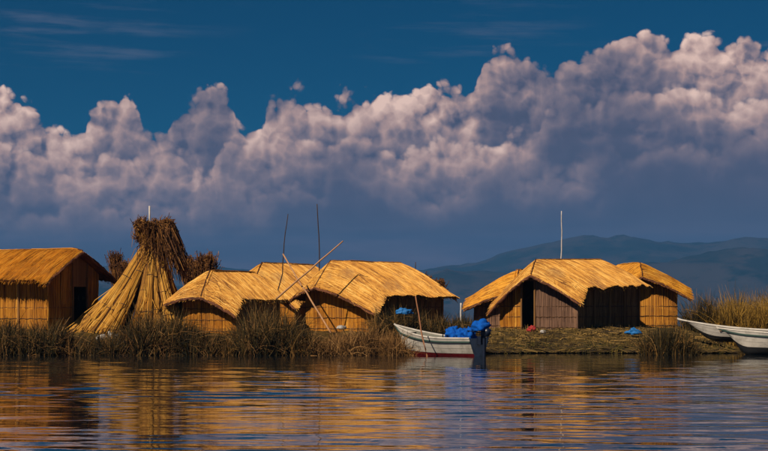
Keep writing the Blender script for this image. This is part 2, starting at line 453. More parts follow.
# loose straw lying on the ground and hanging over the edge
mb = MB()
for i in range(15000):
    px = rng.uniform(486, 742); 
    d = rng.random()**1.6*6.5 if rng.random() < 0.8 else rng.uniform(-0.05, 0.3)
    x = PX(px, 62); y = shore(x) + d
    a = rng.gauss(0, 0.6 if d > 0.6 else 0.16); L = rng.uniform(0.25, 0.95)
    dx_, dy_ = math.cos(a)*L/2, math.sin(a)*L/2
    z0 = ground_z(x-dx_, y-dy_); z1 = ground_z(x+dx_, y+dy_)
    if max(z0, z1) < WL + 0.02: continue
    z0 = max(z0, WL + 0.02 if d < 0.3 else z0); z1 = max(z1, WL + 0.02 if d < 0.3 else z1)
    up = rng.uniform(0.0, 0.06)
    mid = ((x, y, max(ground_z(x, y), (z0+z1)/2) + up + 0.02))
    mb.strand([(x-dx_, y-dy_, z0+0.012+up*rng.random()), mid, (x+dx_, y+dy_, z1+0.012+up*rng.random())], rng.uniform(0.008, 0.017), min(1, max(0, rng.gauss(0.30 + 0.26*sstep(d, 0.4, 1.8), 0.26))))
# short broken stems sticking up
for i in range(2600):
    x = PX(rng.uniform(490, 742), 62); y = shore(x) + rng.random()**1.5*6
    z = ground_z(x, y)
    if z < 0.05: continue
    q = Vector((rng.gauss(0, 0.5), rng.gauss(0, 0.3), 1)).normalized()*rng.uniform(0.08, 0.30)
    mb.strand([(x, y, z-0.03), Vector((x, y, z)) + q], 0.012, min(1, max(0, rng.gauss(0.4, 0.28))), r1=0.004)
tag(mb.build('loose_straw', 'litter'), 'loose cut straw littering the island bank before the huts', 'straw', kind='stuff')

# ------------------------------------------------------------------ huts
def reed_wall(parent, p0, p1, topf, zb, mat, name='wall_panel', bands=3, bulge=0.0, lash='cord'):
    """a mat of upright reeds bound with cords, from p0 to p1 (local x, y)"""
    p0 = Vector(p0); p1 = Vector(p1); L = (p1 - p0).length; d = (p1 - p0)/L
    nrm = Vector((d.y, -d.x))
    mb = MB(); n = max(2, int(L/0.034)); hmax = 0
    zone = rng.random()*50
    for i in range(n + 1):
        t = i/n; q = p0 + d*(L*t)
        bo = bulge*math.sin(math.pi*t)
        q = q + nrm*(bo + rng.uniform(-0.008, 0.008))
        zt = topf(q.x, q.y) - 0.03 - (0.0 if bulge == 0 else 0.02)
        if zt < zb + 0.15: continue
        hmax = max(hmax, zt)
        base = 0.48 + 0.22*fbm(t*L*2.2 + zone, 0.3) + rng.gauss(0, 0.13)
        lean = rng.gauss(0, 0.022)
        segs = 5
        pts = []
        for k in range(segs + 1):
            w = k/segs; z = zb + (zt - zb)*w
            sag = 0.018*math.sin(w*bands*2*math.pi)
            pts.append((q.x + d.x*lean*w - nrm.x*-sag, q.y + d.y*lean*w + nrm.y*sag, z))
        b0 = len(mb.f)
        mb.strand(pts, rng.uniform(0.019, 0.029), base, sides=5)
        for k in range(segs):
            dt = rng.gauss(0, 0.07)
            for s_ in range(5): mb.t[b0 + k*5 + s_] = base + dt
    # inner layer of the mat, so that no light shows between the reeds
    lo_, hi_ = [], []
    for i in range(13):
        t = i/12; q = p0 + d*(L*t) + nrm*(bulge*math.sin(math.pi*t) - 0.035)
        zt = max(zb + 0.1, topf(q.x, q.y) - 0.05)
        lo_.append((q.x, q.y, zb)); hi_.append((q.x, q.y, zt))
    mb.grid([lo_, hi_], tone=0.15)
    o = mb.build(name, mat, parent)
    for k in range(bands):
        z = zb + 0.22 + k*0.42
        mbb = MB(); pts = []
        for i in range(13):
            t = i/12; q = p0 + d*(L*t) + nrm*(bulge*math.sin(math.pi*t) + 0.028)
            if topf(q.x, q.y) < z + 0.08: 
                if pts: break
                continue
            pts.append((q.x, q.y, z + 0.012*math.sin(i*1.7 + zone)))
        if len(pts) > 2:
            mbb.strand(pts, 0.013, 0.5, sides=4, cap=True); mbb.build('lashing', lash, o)
    return o

def hut(label, group, loc, psi, L, hl, hr, zr, zel, zer, gz, hood, drop, cdl, cdr, mat='thatch', wl=None, wr=None, gable=None,
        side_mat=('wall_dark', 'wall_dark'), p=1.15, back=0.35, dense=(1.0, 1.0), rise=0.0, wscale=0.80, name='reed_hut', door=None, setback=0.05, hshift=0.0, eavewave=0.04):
    """gabled hut of reed mats. local x across, y along the ridge; heights above ground gz"""
    root = empty(name, (loc[0], loc[1], gz), -psi)
    tag(root, label, 'hut', group)
    Hr, HeL, HeR = zr - gz, zel - gz, zer - gz
    seed = rng.random()*100
    wl = wl or hl*wscale; wr = wr or hr*wscale
    def prof(u, s):
        a = abs(s); half = hr if s > 0 else hl; He = HeR if s > 0 else HeL
        z = Hr - (Hr - He)*(0.72*a + 0.28*a**(p + 0.8))
        t = min(1.0, max(0.0, -u/hood))
        cd = cdr if s > 0 else cdl
        z -= (t**1.15)*(drop*(1 - a) + cd*a)
        # the far end sinks a little as well
        tb = max(0.0, (u - L)/back) if back > 0 else 0
        z -= 0.12*min(1, tb)**2
        z += rise*max(0, min(1, u/L))
        z += 0.055*fbm(u*0.8 + seed, s*1.4, 1.0, 3)*(0.35 + 0.65*a) + eavewave*fbm(u*1.6 + seed, 3.3*(1 if s > 0 else -1), 4.0, 2)*a*a
        return Vector((s*half + hshift*t*(1 - a), u, z))
    nu, ns = int((L + back + hood)/0.09), 14
    for sg, key in ((-1, 0), (1, 1)):
        half = hr if sg > 0 else hl
        # base layer with real thickness; bundles stand out as soft ribs
        mb = MB(); top = []; bot = []
        for i in range(nu + 1):
            u = -hood + (L + back + hood)*i/nu
            rib = 0.040*fbm(u*5.5 + seed, sg*2.0, 7.0, 2)
            tr, br = [], []
            for k in range(ns + 1):
                s_ = sg*k/ns
                q = prof(u, s_)
                tr.append(q + Vector((0, 0, rib*min(1, k/3))))
                br.append(q - Vector((0, 0, 0.13 - 0.05*(k/ns))))
            if sg < 0: tr.reverse(); br.reverse()
            top.append(tr); bot.append(br)
        rt = {}
        def tn(i, k):
            if i not in rt: rt[i] = 0.48 + 0.20*rng.gauss(0, 1)*0.6
            return rt[i]
        mb.grid([list(reversed(r_)) for r_ in top], tones=tn)
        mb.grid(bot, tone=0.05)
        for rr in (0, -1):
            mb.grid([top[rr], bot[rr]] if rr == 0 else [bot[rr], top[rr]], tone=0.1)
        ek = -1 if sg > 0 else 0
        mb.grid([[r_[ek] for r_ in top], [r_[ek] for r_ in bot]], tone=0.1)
        # loose reeds of the top layer
        N = int(900*dense[key]*half*(L + hood)/4.0)
        for i in range(N):
            u = rng.uniform(-hood*0.97, L + back*0.9)
            s0 = max(0.0, rng.uniform(-0.35, 0.8)); s1 = min(1.02, s0 + rng.uniform(0.25, 0.6))
            if rng.random() < 0.35: s1 = rng.uniform(0.97, 1.09); s0 = max(0.0, s1 - rng.uniform(0.2, 0.5))
            dr = rng.gauss(0, 0.05); pts = []
            off = rng.uniform(0.0, 0.030)
            for k in range(4):
                w = k/3; s_ = sg*(s0 + (s1 - s0)*w)
                q = prof(u + dr*w, max(-1.0, min(1.0, s_)))
                if abs(s_) > 1: q += Vector((sg*(abs(s_) - 1)*half, 0, -(abs(s_) - 1)*0.5))
                pts.append(q + Vector((0, 0, off + (0.010 if 0 < k < 3 else -0.012))))
            tone = 0.52 + 0.26*fbm(u*2.6 + seed, s0*1.5, 3.0, 3) + rng.gauss(0, 0.21)
            mb.strand(pts, rng.uniform(0.010, 0.019), min(1, max(0.02, tone)), r1=0.009)
        for i in range(int(70*(L + hood))):
            u = rng.uniform(-hood, L + back); l_ = rng.uniform(0.08, 0.26)
            q = prof(u, sg*1.0); q0 = prof(u, sg*0.86)
            mb.strand([q0 + Vector((0, 0, 0.02)), q + Vector((0, 0, 0.015)), q + Vector((sg*l_*0.55, rng.gauss(0, 0.03), -l_*rng.uniform(0.5, 1.0)))], 0.013, min(1, max(0, rng.gauss(0.40, 0.25))), r1=0.005)
        for i in range(int(60*half)):
            a_ = rng.random(); l_ = rng.uniform(0.05, 0.20)
            q0 = prof(-hood*0.7, sg*a_); q = prof(-hood, sg*min(1, a_ + 0.06))
            mb.strand([q0 + Vector((0, 0, 0.02)), q + Vector((0, 0, 0.01)), q + Vector((sg*l_*0.5, -l_*0.35, -l_*rng.uniform(0.5, 0.9)))], 0.012, min(1, max(0, rng.gauss(0.42, 0.25))), r1=0.005)
        o = mb.build('thatch_slope', mat, root)
        # the cut edge along eave and verge
        eb = MB()
        pts = [prof(-hood - 0.01, sg*k/ns) - Vector((0, 0, 0.05)) for k in range(ns + 1)]
        for j in range(3):
            eb.strand([q + Vector((0, rng.uniform(-0.03, 0.01), rng.uniform(-0.05, 0.03))) for q in pts], 0.042, 0.2 + 0.25*j, sides=5, cap=True)
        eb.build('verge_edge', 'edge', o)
        eb = MB()
        pts = [prof(-hood + (L + back + hood)*i/nu, sg) - Vector((0, 0, 0.055)) for i in range(0, nu + 1)]
        for j in range(2):
            eb.strand([q + Vector((sg*rng.uniform(-0.01, 0.025), 0, rng.uniform(-0.035, 0.025))) for q in pts], 0.040, 0.3 + 0.3*j, sides=5, cap=True)
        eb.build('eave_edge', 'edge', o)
    # ridge capping of reeds laid lengthwise
    rb = MB()
    for i in range(26):
        y0 = rng.uniform(-hood, L - 0.6); y1 = min(L + back*0.8, y0 + rng.uniform(0.8, 2.2)); x = rng.gauss(0, 0.05)
        rb.strand([prof(y0 + (y1 - y0)*k/6, 0.0) + Vector((x, 0, 0.02 + rng.uniform(0, 0.02))) for k in range(7)], 0.016, rng.uniform(0.1, 0.7))
    rb.build('ridge_cap', mat, root)
    rb = MB()
    for j in range(2):
        rb.strand([prof(-hood*k/6, 0.0) + Vector((rng.uniform(-0.015, 0.015), 0, 0.028 + 0.01*j)) for k in range(7)], 0.022, 0.1, sides=5, cap=True)
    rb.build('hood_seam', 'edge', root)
    def tops(x, y):
        return prof(max(0.0, min(L, y)), max(-1, min(1, x/(hr if x > 0 else hl)))).z - 0.10
    # gable panels given as (x from, x to, material, foot, bulge); anything left out is an opening
    for x0, x1, wm_, bulge in gable or [(-wl, wr, 'wall_gold', 0.0)]:
        reed_wall(root, (x0, setback), (x1, setback), tops, -0.12, wm_, bulge=bulge)
    if door:
        x0, x1, zt = door
        # mat above the door
        mb = MB(); nn = max(2, int((x1 - x0)/0.034))
        for i in range(nn + 1):
            x = x0 + (x1 - x0)*i/nn
            mb.strand([(x, setback, zt), (x, setback, tops(x, 0) - 0.03)], 0.024, rng.uniform(0.3, 0.7), sides=5)
        mb.build('door_lintel_mat', 'wall_dark', root)
        for x in (x0 - 0.02, x1 + 0.02):
            mb = MB(); mb.strand([(x, setback - 0.05, -0.1), (x, setback - 0.05, tops(x, 0) - 0.06)], 0.04, 0.4, sides=6, cap=True)
            mb.build('door_post', 'wall_dark', root)
    nseg = max(2, round(L/1.5))
    for sg, xw in ((-1, -wl), (1, wr)):
        for k in range(nseg):
            y0 = setback + 0.03 + (L - setback)*k/nseg; y1 = setback + (L - setback)*(k + 1)/nseg
            a, c_ = ((xw, y0), (xw, y1)) if sg > 0 else ((xw, y1), (xw, y0))
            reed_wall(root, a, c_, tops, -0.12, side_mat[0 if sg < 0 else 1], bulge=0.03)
            mb = MB(); mb.strand([(xw + sg*0.06, y1, -0.1), (xw + sg*0.06, y1, tops(xw, y1) - 0.03)], 0.045, rng.uniform(0.3, 0.8), sides=6, cap=True)
            mb.build('corner_post' if k == nseg - 1 else 'wall_post', 'wall_dark', root)
    mb = MB(); mb.box((-wl, L - 0.05, -0.1), (wr, L + 0.0, Hr - 0.9), 0.3); mb.build('back_mat', 'wall_dark', root)
    return root

GRP = 'reed huts on the floating island'
def at(px, Y): return (PX(px, Y), Y)
def zz(py, Y): return PZ(py, Y)

# far left hut, ridge running out of the picture
hut('long orange reed hut at the left edge of the photo, shaded gable towards the cone', GRP, at(73, 66), R(-58), 7.5, 2.05, 2.0,
    zz(249, 66), zz(279, 66.5), zz(278, 66), 0.9, 0.50, 0.10, 0.20, 0.10, mat='thatch_orange', wl=1.32, wr=1.5, p=1.0,
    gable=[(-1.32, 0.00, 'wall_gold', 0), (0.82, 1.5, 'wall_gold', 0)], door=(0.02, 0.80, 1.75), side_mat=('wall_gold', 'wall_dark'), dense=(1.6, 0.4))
# small low hut beside the cone
hut('small low golden hut between the reed cone and the leaning poles', GRP, at(210, 64.4), R(26), 3.2, 1.70, 1.40,
    zz(271, 64.4), zz(297, 65), zz(299, 66), 0.85, 0.48, 0.98, 0.24, 0.66, wl=1.22, wr=1.12, gable=[(-1.22, 0.0, 'wall_gold', 0.02), (0.02, 1.12, 'wall_gold', 0.02)], dense=(1.4, 1.7), hshift=-0.10)
# hut behind
hut('golden hut standing behind the two middle huts, only its roof showing', GRP, at(262, 73), R(28), 4.2, 2.0, 2.0,
    zz(263, 73), zz(296, 73), zz(296, 75), 0.9, 0.5, 0.7, 0.3, 0.5, dense=(0.8, 1.4))
# middle hut
hut('broad golden hut behind the white boat, with leaning poles before its gable', GRP, at(331, 67), R(38), 4.4, 1.75, 2.62,
    zz(261, 67), zz(297, 68), zz(295, 68), 0.92, 0.55, 1.02, 0.20, 0.72, wl=1.30, wr=2.15, hshift=-0.36,
    gable=[(-1.30, 0.2, 'wall_gold', 0.03), (0.22, 2.15, 'wall_gold', 0.05)], dense=(1.4, 1.9), side_mat=('wall_dark', 'wall_dark'))
# hut behind the main hut on the left
hut('hut with grey mat wall tucked behind the left side of the antenna hut', GRP, at(519, 74), R(24), 4.0, 2.30, 1.8,
    zz(270, 74), zz(297, 74), zz(300, 74), 0.95, 0.55, 1.0, 0.50, 0.4, mat='thatch_orange', wl=2.1, wr=1.4,
    gable=[(-2.1, -0.9, 'wall_grey', 0.0), (-0.88, 1.4, 'wall_grey', 0)], dense=(2.2, 0.6))
# main hut
hut('large golden hut with an open dark doorway and a white antenna on its roof', GRP, at(536, 68), R(33), 5.7, 1.90, 2.15,
    zz(260, 68), zz(303, 68), zz(288, 70.5), 0.95, 0.42, 0.60, 0.36, 0.66, wl=1.65, wr=1.80, rise=0.14,
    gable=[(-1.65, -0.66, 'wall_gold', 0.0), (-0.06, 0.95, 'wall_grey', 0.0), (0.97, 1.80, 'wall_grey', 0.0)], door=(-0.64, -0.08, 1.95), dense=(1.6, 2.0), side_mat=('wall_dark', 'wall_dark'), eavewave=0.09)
# hut behind on the right
hut('hut with bright bulging mat wall behind the right end of the antenna hut', GRP, at(640, 75), R(-6), 4.0, 1.6, 2.15,
    zz(263, 75), zz(292, 75), zz(288, 75), 0.95, 0.45, 0.60, 0.4, 0.46, wl=1.3, wr=1.68, mat='thatch_orange',
    gable=[(-1.3, 0.4, 'wall_gold', 0.0), (0.44, 1.68, 'wall_gold', 0.14)], dense=(1.6, 1.6))

# ------------------------------------------------------------------ reed cone: bundles leaned together
def bundle(root, foot, waist, tip, r0, r1, n, plume_n, spread, dark=0.0, lash=(0.38, 0.72), droop=(0, 0, 0), shag=False):
    foot, waist, tip = Vector(foot), Vector(waist), Vector(tip)
    d = (waist - foot).normalized(); a = d.cross(Vector((0, 0, 1))).normalized(); c = d.cross(a)
    mb = MB()
    def rad(w): return r0 + (r1 - r0)*w + 0.012*math.sin(w*9)
    # core
    rows = []
    for k in range(8):
        w = k/7; q = foot.lerp(waist, w) + Vector((0, 0, -0.12*math.sin(math.pi*w)))
        rows.append([q + (a*math.cos(th) + c*math.sin(th))*rad(w)*0.9 for th in [2*math.pi*i/10 for i in range(10)]])
    mb.grid(rows, tone=0.12 - dark, close=True)
    for i in range(n):
        th = rng.uniform(0, 6.28); rr = rng.uniform(0.88, 1.08); tw = rng.gauss(0, 0.25)
        pts = []
        s0 = rng.uniform(-0.05, 0.05)
        for k in range(6):
            w = s0 + (1.02 - s0)*k/5; q = foot.lerp(waist, w) + Vector((0, 0, -0.12*math.sin(math.pi*max(0, min(1, w)))))
            t2 = th + tw*w
            fl = 1 + 0.25*max(0, 0.12 - w)/0.12
            pts.append(q + (a*math.cos(t2) + c*math.sin(t2))*rad(max(0, w))*rr*fl)
        if shag and rng.random() < 0.22:
            k = rng.randint(0, 2); pts[k] += Vector((rng.gauss(0, 0.10), rng.gauss(0, 0.10), rng.uniform(-0.02, 0.10)))
            if k == 0: pts[0] += (foot - waist).normalized()*rng.uniform(0, 0.18)
        mb.strand(pts, 0.017, min(1, max(0, rng.gauss(0.52 - dark, 0.24))), r1=0.011)
    o = mb.build('reed_bundle', 'stalk', root)
    for w in lash:
        w += rng.uniform(-0.06, 0.06); q = foot.lerp(waist, w) + Vector((0, 0, -0.12*math.sin(math.pi*w)))
        rb = MB(); ring = [q + (a*math.cos(2*math.pi*i/12) + c*math.sin(2*math.pi*i/12))*(rad(w)*1.1) for i in range(13)]
        rb.strand(ring, 0.020, 0.5, sides=4); rb.build('lashing', 'cord', o)
    if plume_n:
        pb = MB()
        for i in range(plume_n):
            e_ = tip + Vector((rng.gauss(0, spread), rng.gauss(0, spread), rng.gauss(0, spread*0.7)))
            st = waist + Vector((rng.gauss(0, 0.06), rng.gauss(0, 0.06), rng.uniform(-0.15, 0.25)))
            mid = (st + e_)/2 + Vector((rng.gauss(0, 0.05), rng.gauss(0, 0.05), 0.08))
            e2 = e_ + Vector(droop)*rng.random()
            tone = min(1, max(0, rng.gauss(0.38, 0.25)))
            pb.strand([st, mid, e_, e2 + Vector((rng.gauss(0, .05), rng.gauss(0, .05), rng.gauss(0, .05)))], 0.013, tone, r1=0.012)
            # feathery head
            for k in range(2):
                f_ = mid.lerp(e_, rng.uniform(0.35, 1.0))
                pb.strand([f_, f_ + Vector((rng.gauss(0, 0.09), rng.gauss(0, 0.09), rng.uniform(-0.05, 0.10)))], 0.016, tone*0.8, r1=0.004)
        pb.build('plume', 'plume', o)
    return o

CY = 65.9
root = empty('reed_cone', (PX(148, CY), CY, 0.8))
tag(root, 'tall cone of leaned golden reed bundles with dark feathered top', 'reed stack')
NB_ = 22
for i in range(NB_):
    th = 2*math.pi*i/NB_ + rng.uniform(-0.09, 0.09)
    ex = 2.85 if math.cos(th) < 0 else 1.45
    k_ = rng.uniform(0.90, 1.06)
    foot = (ex*math.cos(th)*k_, 1.5*math.sin(th)*k_, rng.uniform(-0.03, 0.10) + 0.05)
    wst = (0.22*math.cos(th) + 0.16, 0.24*math.sin(th), zz(247, CY) - 0.8 + rng.uniform(-0.22, 0.22))
    tp = (0.14 + 0.50*math.cos(th) + (0.16 if math.cos(th) > 0 else 0.0), 0.55*math.sin(th), zz(228, CY) - 0.8 + rng.uniform(-0.34, 0.26))
    l0 = rng.uniform(0.2, 0.42)
    bundle(root, foot, wst, tp, rng.uniform(0.22, 0.30), 0.10, 120, 44, 0.13, lash=(l0, l0 + rng.uniform(0.28, 0.40)), droop=(0.05, 0, 0.12), dark=rng.uniform(-0.05, 0.12), shag=True)
# golden stalks and feathered tops, bent over on the shaded side
pb = MB()
for i in range(1500):
    th = rng.gauss(0.0, 0.8); L = rng.uniform(0.3, 1.75)
    st = Vector((0.22 + 0.30*math.cos(th), 0.30*math.sin(th), zz(240, CY) - 0.8 + rng.uniform(-0.3, 0.75)))
    e_ = st + Vector((math.cos(th)*(0.34 + 0.36*L), math.sin(th)*(0.22 + 0.42*L), -L*0.80))
    mid = (st + e_)/2 + Vector((0.22*math.cos(th), 0.2*math.sin(th), 0.20))
    e_ += Vector((rng.gauss(0, 0.10), rng.gauss(0, 0.10), rng.gauss(0, 0.06)))
    pb.strand([st, mid, e_], 0.015, min(1, max(0, rng.gauss(0.40, 0.26))), r1=0.008)
pb.build('bent_tops', 'plume', root)
pb = MB()
for i in range(900):
    th = rng.gauss(3.7, 1.0); w = rng.uniform(0.15, 0.34)
    st = Vector((0.16 + w*math.cos(th), w*math.sin(th), zz(252, CY) - 0.8 + rng.uniform(-0.2, 0.1)))
    e_ = Vector((0.14 + 0.46*math.cos(th) + rng.gauss(0, 0.07), 0.5*math.sin(th), zz(224, CY) - 0.8 + rng.uniform(-0.45, 0.1)))
    pb.strand([st, (st + e_)/2 + Vector((0.05, 0, 0)), e_], 0.016, min(1, max(0, rng.gauss(0.45, 0.2))), r1=0.008)
pb.build('upright_tops', 'stalk', root)

def sheaf(label, px, Y, zb, height, n, spread, dark=0.3):
    root = empty('reed_sheaf', (PX(px, Y), Y, zb)); tag(root, label, 'reed sheaf', 'sheaves of cut reeds standing on the island')
    for i in range(n):
        x = rng.uniform(-spread, spread); y = rng.uniform(-0.3, 0.3)
        h_ = height*rng.uniform(0.76, 1.0)
        bundle(root, (x*0.8, y, 0), (x, y, h_*0.50), (x*1.2, y, h_*0.97), 0.15, 0.12, 40, 130, 0.16, dark=dark, lash=(0.4, 0.85))
    return root
sheaf('dark feathered reed sheaf just right of the cone', 197, 69, 0.9, zz(249, 69) - 0.9, 7, 0.48)
sheaf('dark feathered reed sheaf peeping out left of the cone', 121, 70, 0.9, zz(250, 70) - 0.9, 4, 0.30)
sheaf('dark reed sheaf rising behind the right roof edge of the broad hut', 432, 74, 0.9, zz(273, 74) - 0.9, 4, 0.36)

# ------------------------------------------------------------------ growing reeds along the water's edge
def reeds(name, mat, spots, n, label, cat='reeds', kind='stuff', lean=0.22, wid=(0.018, 0.042), tone0=0.42, curl=0.55, group=None, per=26):
    """tufts of bent blades; spots yields (x, y, zbase, height) for each tuft"""
    mb = MB()
    for c_ in range(max(1, n//per)):
        x0, y0, zb, H = spots()
        if H < 0.15: continue
        tt = rng.gauss(tone0, 0.15); H *= rng.uniform(0.84, 1.08); la = rng.uniform(0, 6.28); ll = rng.uniform(0, 0.16)
        for i in range(per):
            h_ = H*rng.uniform(0.35, 1.0)
            x = x0 + rng.gauss(0, 0.10); y = y0 + rng.gauss(0, 0.10)
            a = rng.uniform(0, 6.28); ln = abs(rng.gauss(0, lean))
            dxy = Vector((math.cos(a), math.sin(a), 0)); tilt = Vector((math.cos(la), math.sin(la), 0))*ll
            cu = (rng.random()**2)*curl*h_
            pts = []
            for k in range(6):
                w = k/5
                q = Vector((x, y, zb)) + (dxy*ln + tilt)*(h_*w**1.2) + dxy*(cu*w**2.6) + Vector((0, 0, h_*w - cu*0.95*w**3.2))
                pts.append(q)
            if rng.random() < 0.14:       # snapped blades
                k = rng.choice((3, 4)); 
                for j in range(k, 6): pts[j] = pts[k-1] + dxy*(0.13*h_*(j - k + 1)) + Vector((0, 0, -0.10*h_*(j - k + 1)))
            tone = min(1, max(0, rng.gauss(tt, 0.22)))
            side = Vector((math.cos(a + rng.gauss(0, 0.6)), math.sin(a + rng.gauss(0, 0.6)), 0.15)).normalized()
            mb.blade(pts, rng.uniform(*wid), tone, side)
    o = mb.build(name, mat)
    return tag(o, label, cat, group, kind)

top_pts = [(-60,316),(0,316),(20,321),(40,314),(60,317),(78,330),(92,338),(106,338),(116,322),(130,312),(150,304),(175,307),(192,314),(202,326),(218,330),(232,328),(243,310),(255,299),(275,297),(292,306),(302,328),(330,334),(350,326),(375,324),(394,323),(404,332),(410,346)]
def belt_spot(lo, hi, ylo=59.7, yhi=61.9):
    def f():
        px = rng.uniform(lo, hi); Y = rng.uniform(ylo, yhi)
        x = PX(px, Y); tp = interp(px, top_pts) - 2 + 13*fbm(px*0.045, Y*0.8, 1.0, 3)
        zb = max(-0.15, ground_z(x, Y) - 0.1)
        return x, Y, zb, PZ(tp, Y) - zb
    return f
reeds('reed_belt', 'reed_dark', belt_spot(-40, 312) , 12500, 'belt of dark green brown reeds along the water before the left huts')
reeds('dry_reeds', 'reed_dry', belt_spot(-40, 312), 2600, 'bent tan stems scattered through the dark reed belt', curl=0.9, lean=0.4, tone0=0.5, per=7)
reeds('reed_belt', 'reed_dry', belt_spot(306, 409), 4600, 'tangled tan dry reeds at the water left of the white boat', curl=0.9, lean=0.34, tone0=0.5)
def bush_spot():
    px = rng.uniform(372, 474); Y = rng.uniform(63.2, 65.3)
    tp = interp(px, [(370,300),(385,303),(400,298),(420,304),(440,306),(462,314),(476,322)]) + 10*rng.random()**2
    x = PX(px, Y); zb = ground_z(x, Y) - 0.08
    return x, Y, zb, PZ(tp, Y) - zb
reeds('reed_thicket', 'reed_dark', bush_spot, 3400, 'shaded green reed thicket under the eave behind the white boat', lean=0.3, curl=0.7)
def clump_spot(cx, cy, rx, ry, toppy, shoulder=14):
    def f():
        while True:
            a, b2 = rng.uniform(-1, 1), rng.uniform(-1, 1)
            if a*a + b2*b2 <= 1: break
        x = PX(cx, cy) + a*rx; y = cy + b2*ry
        zb = max(-0.12, ground_z(x, y) - 0.1)
        return x, y, zb, PZ(toppy + shoulder*a*a, y) - zb
    return f
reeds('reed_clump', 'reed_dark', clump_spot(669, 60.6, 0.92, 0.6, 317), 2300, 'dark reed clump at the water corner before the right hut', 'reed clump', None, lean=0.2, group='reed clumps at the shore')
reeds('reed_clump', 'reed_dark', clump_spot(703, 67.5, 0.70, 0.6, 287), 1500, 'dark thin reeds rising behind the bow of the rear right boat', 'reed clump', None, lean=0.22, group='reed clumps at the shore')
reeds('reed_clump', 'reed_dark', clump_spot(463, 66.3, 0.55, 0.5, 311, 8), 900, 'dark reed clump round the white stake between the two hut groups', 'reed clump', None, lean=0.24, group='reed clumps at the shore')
def gold_spot():
    px = rng.uniform(712, 840); Y = rng.uniform(66.2, 70)
    tp = interp(px, [(708,312),(722,292),(735,286),(750,292),(768,282),(840,286)]) + 8*fbm(px*0.05, Y)*1.5
    x = PX(px, Y); zb = max(0, ground_z(x, Y) - 0.1)
    return x, Y, zb, PZ(tp, Y) - zb
def bank_spot():
    x = PX(rng.uniform(492, 742), 61.5); d = rng.random()**2.6*4.0 - 0.06; y = shore(x) + d
    return x, y, ground_z(x, y) - 0.05, rng.uniform(0.12, 0.30) + (0.38*rng.random()**2 if d < 0.6 else 0)
reeds('sprouts', 'reed_green', bank_spot, 5200, 'short dark sprouts and stubble along the straw bank', 'sprouts', lean=0.4, curl=0.8, per=9, wid=(0.012, 0.028), tone0=0.5)
reeds('reed_bed', 'reed_gold', gold_spot, 9000, 'golden brown reeds behind the white boats at the right edge', lean=0.2, curl=0.4, tone0=0.48)

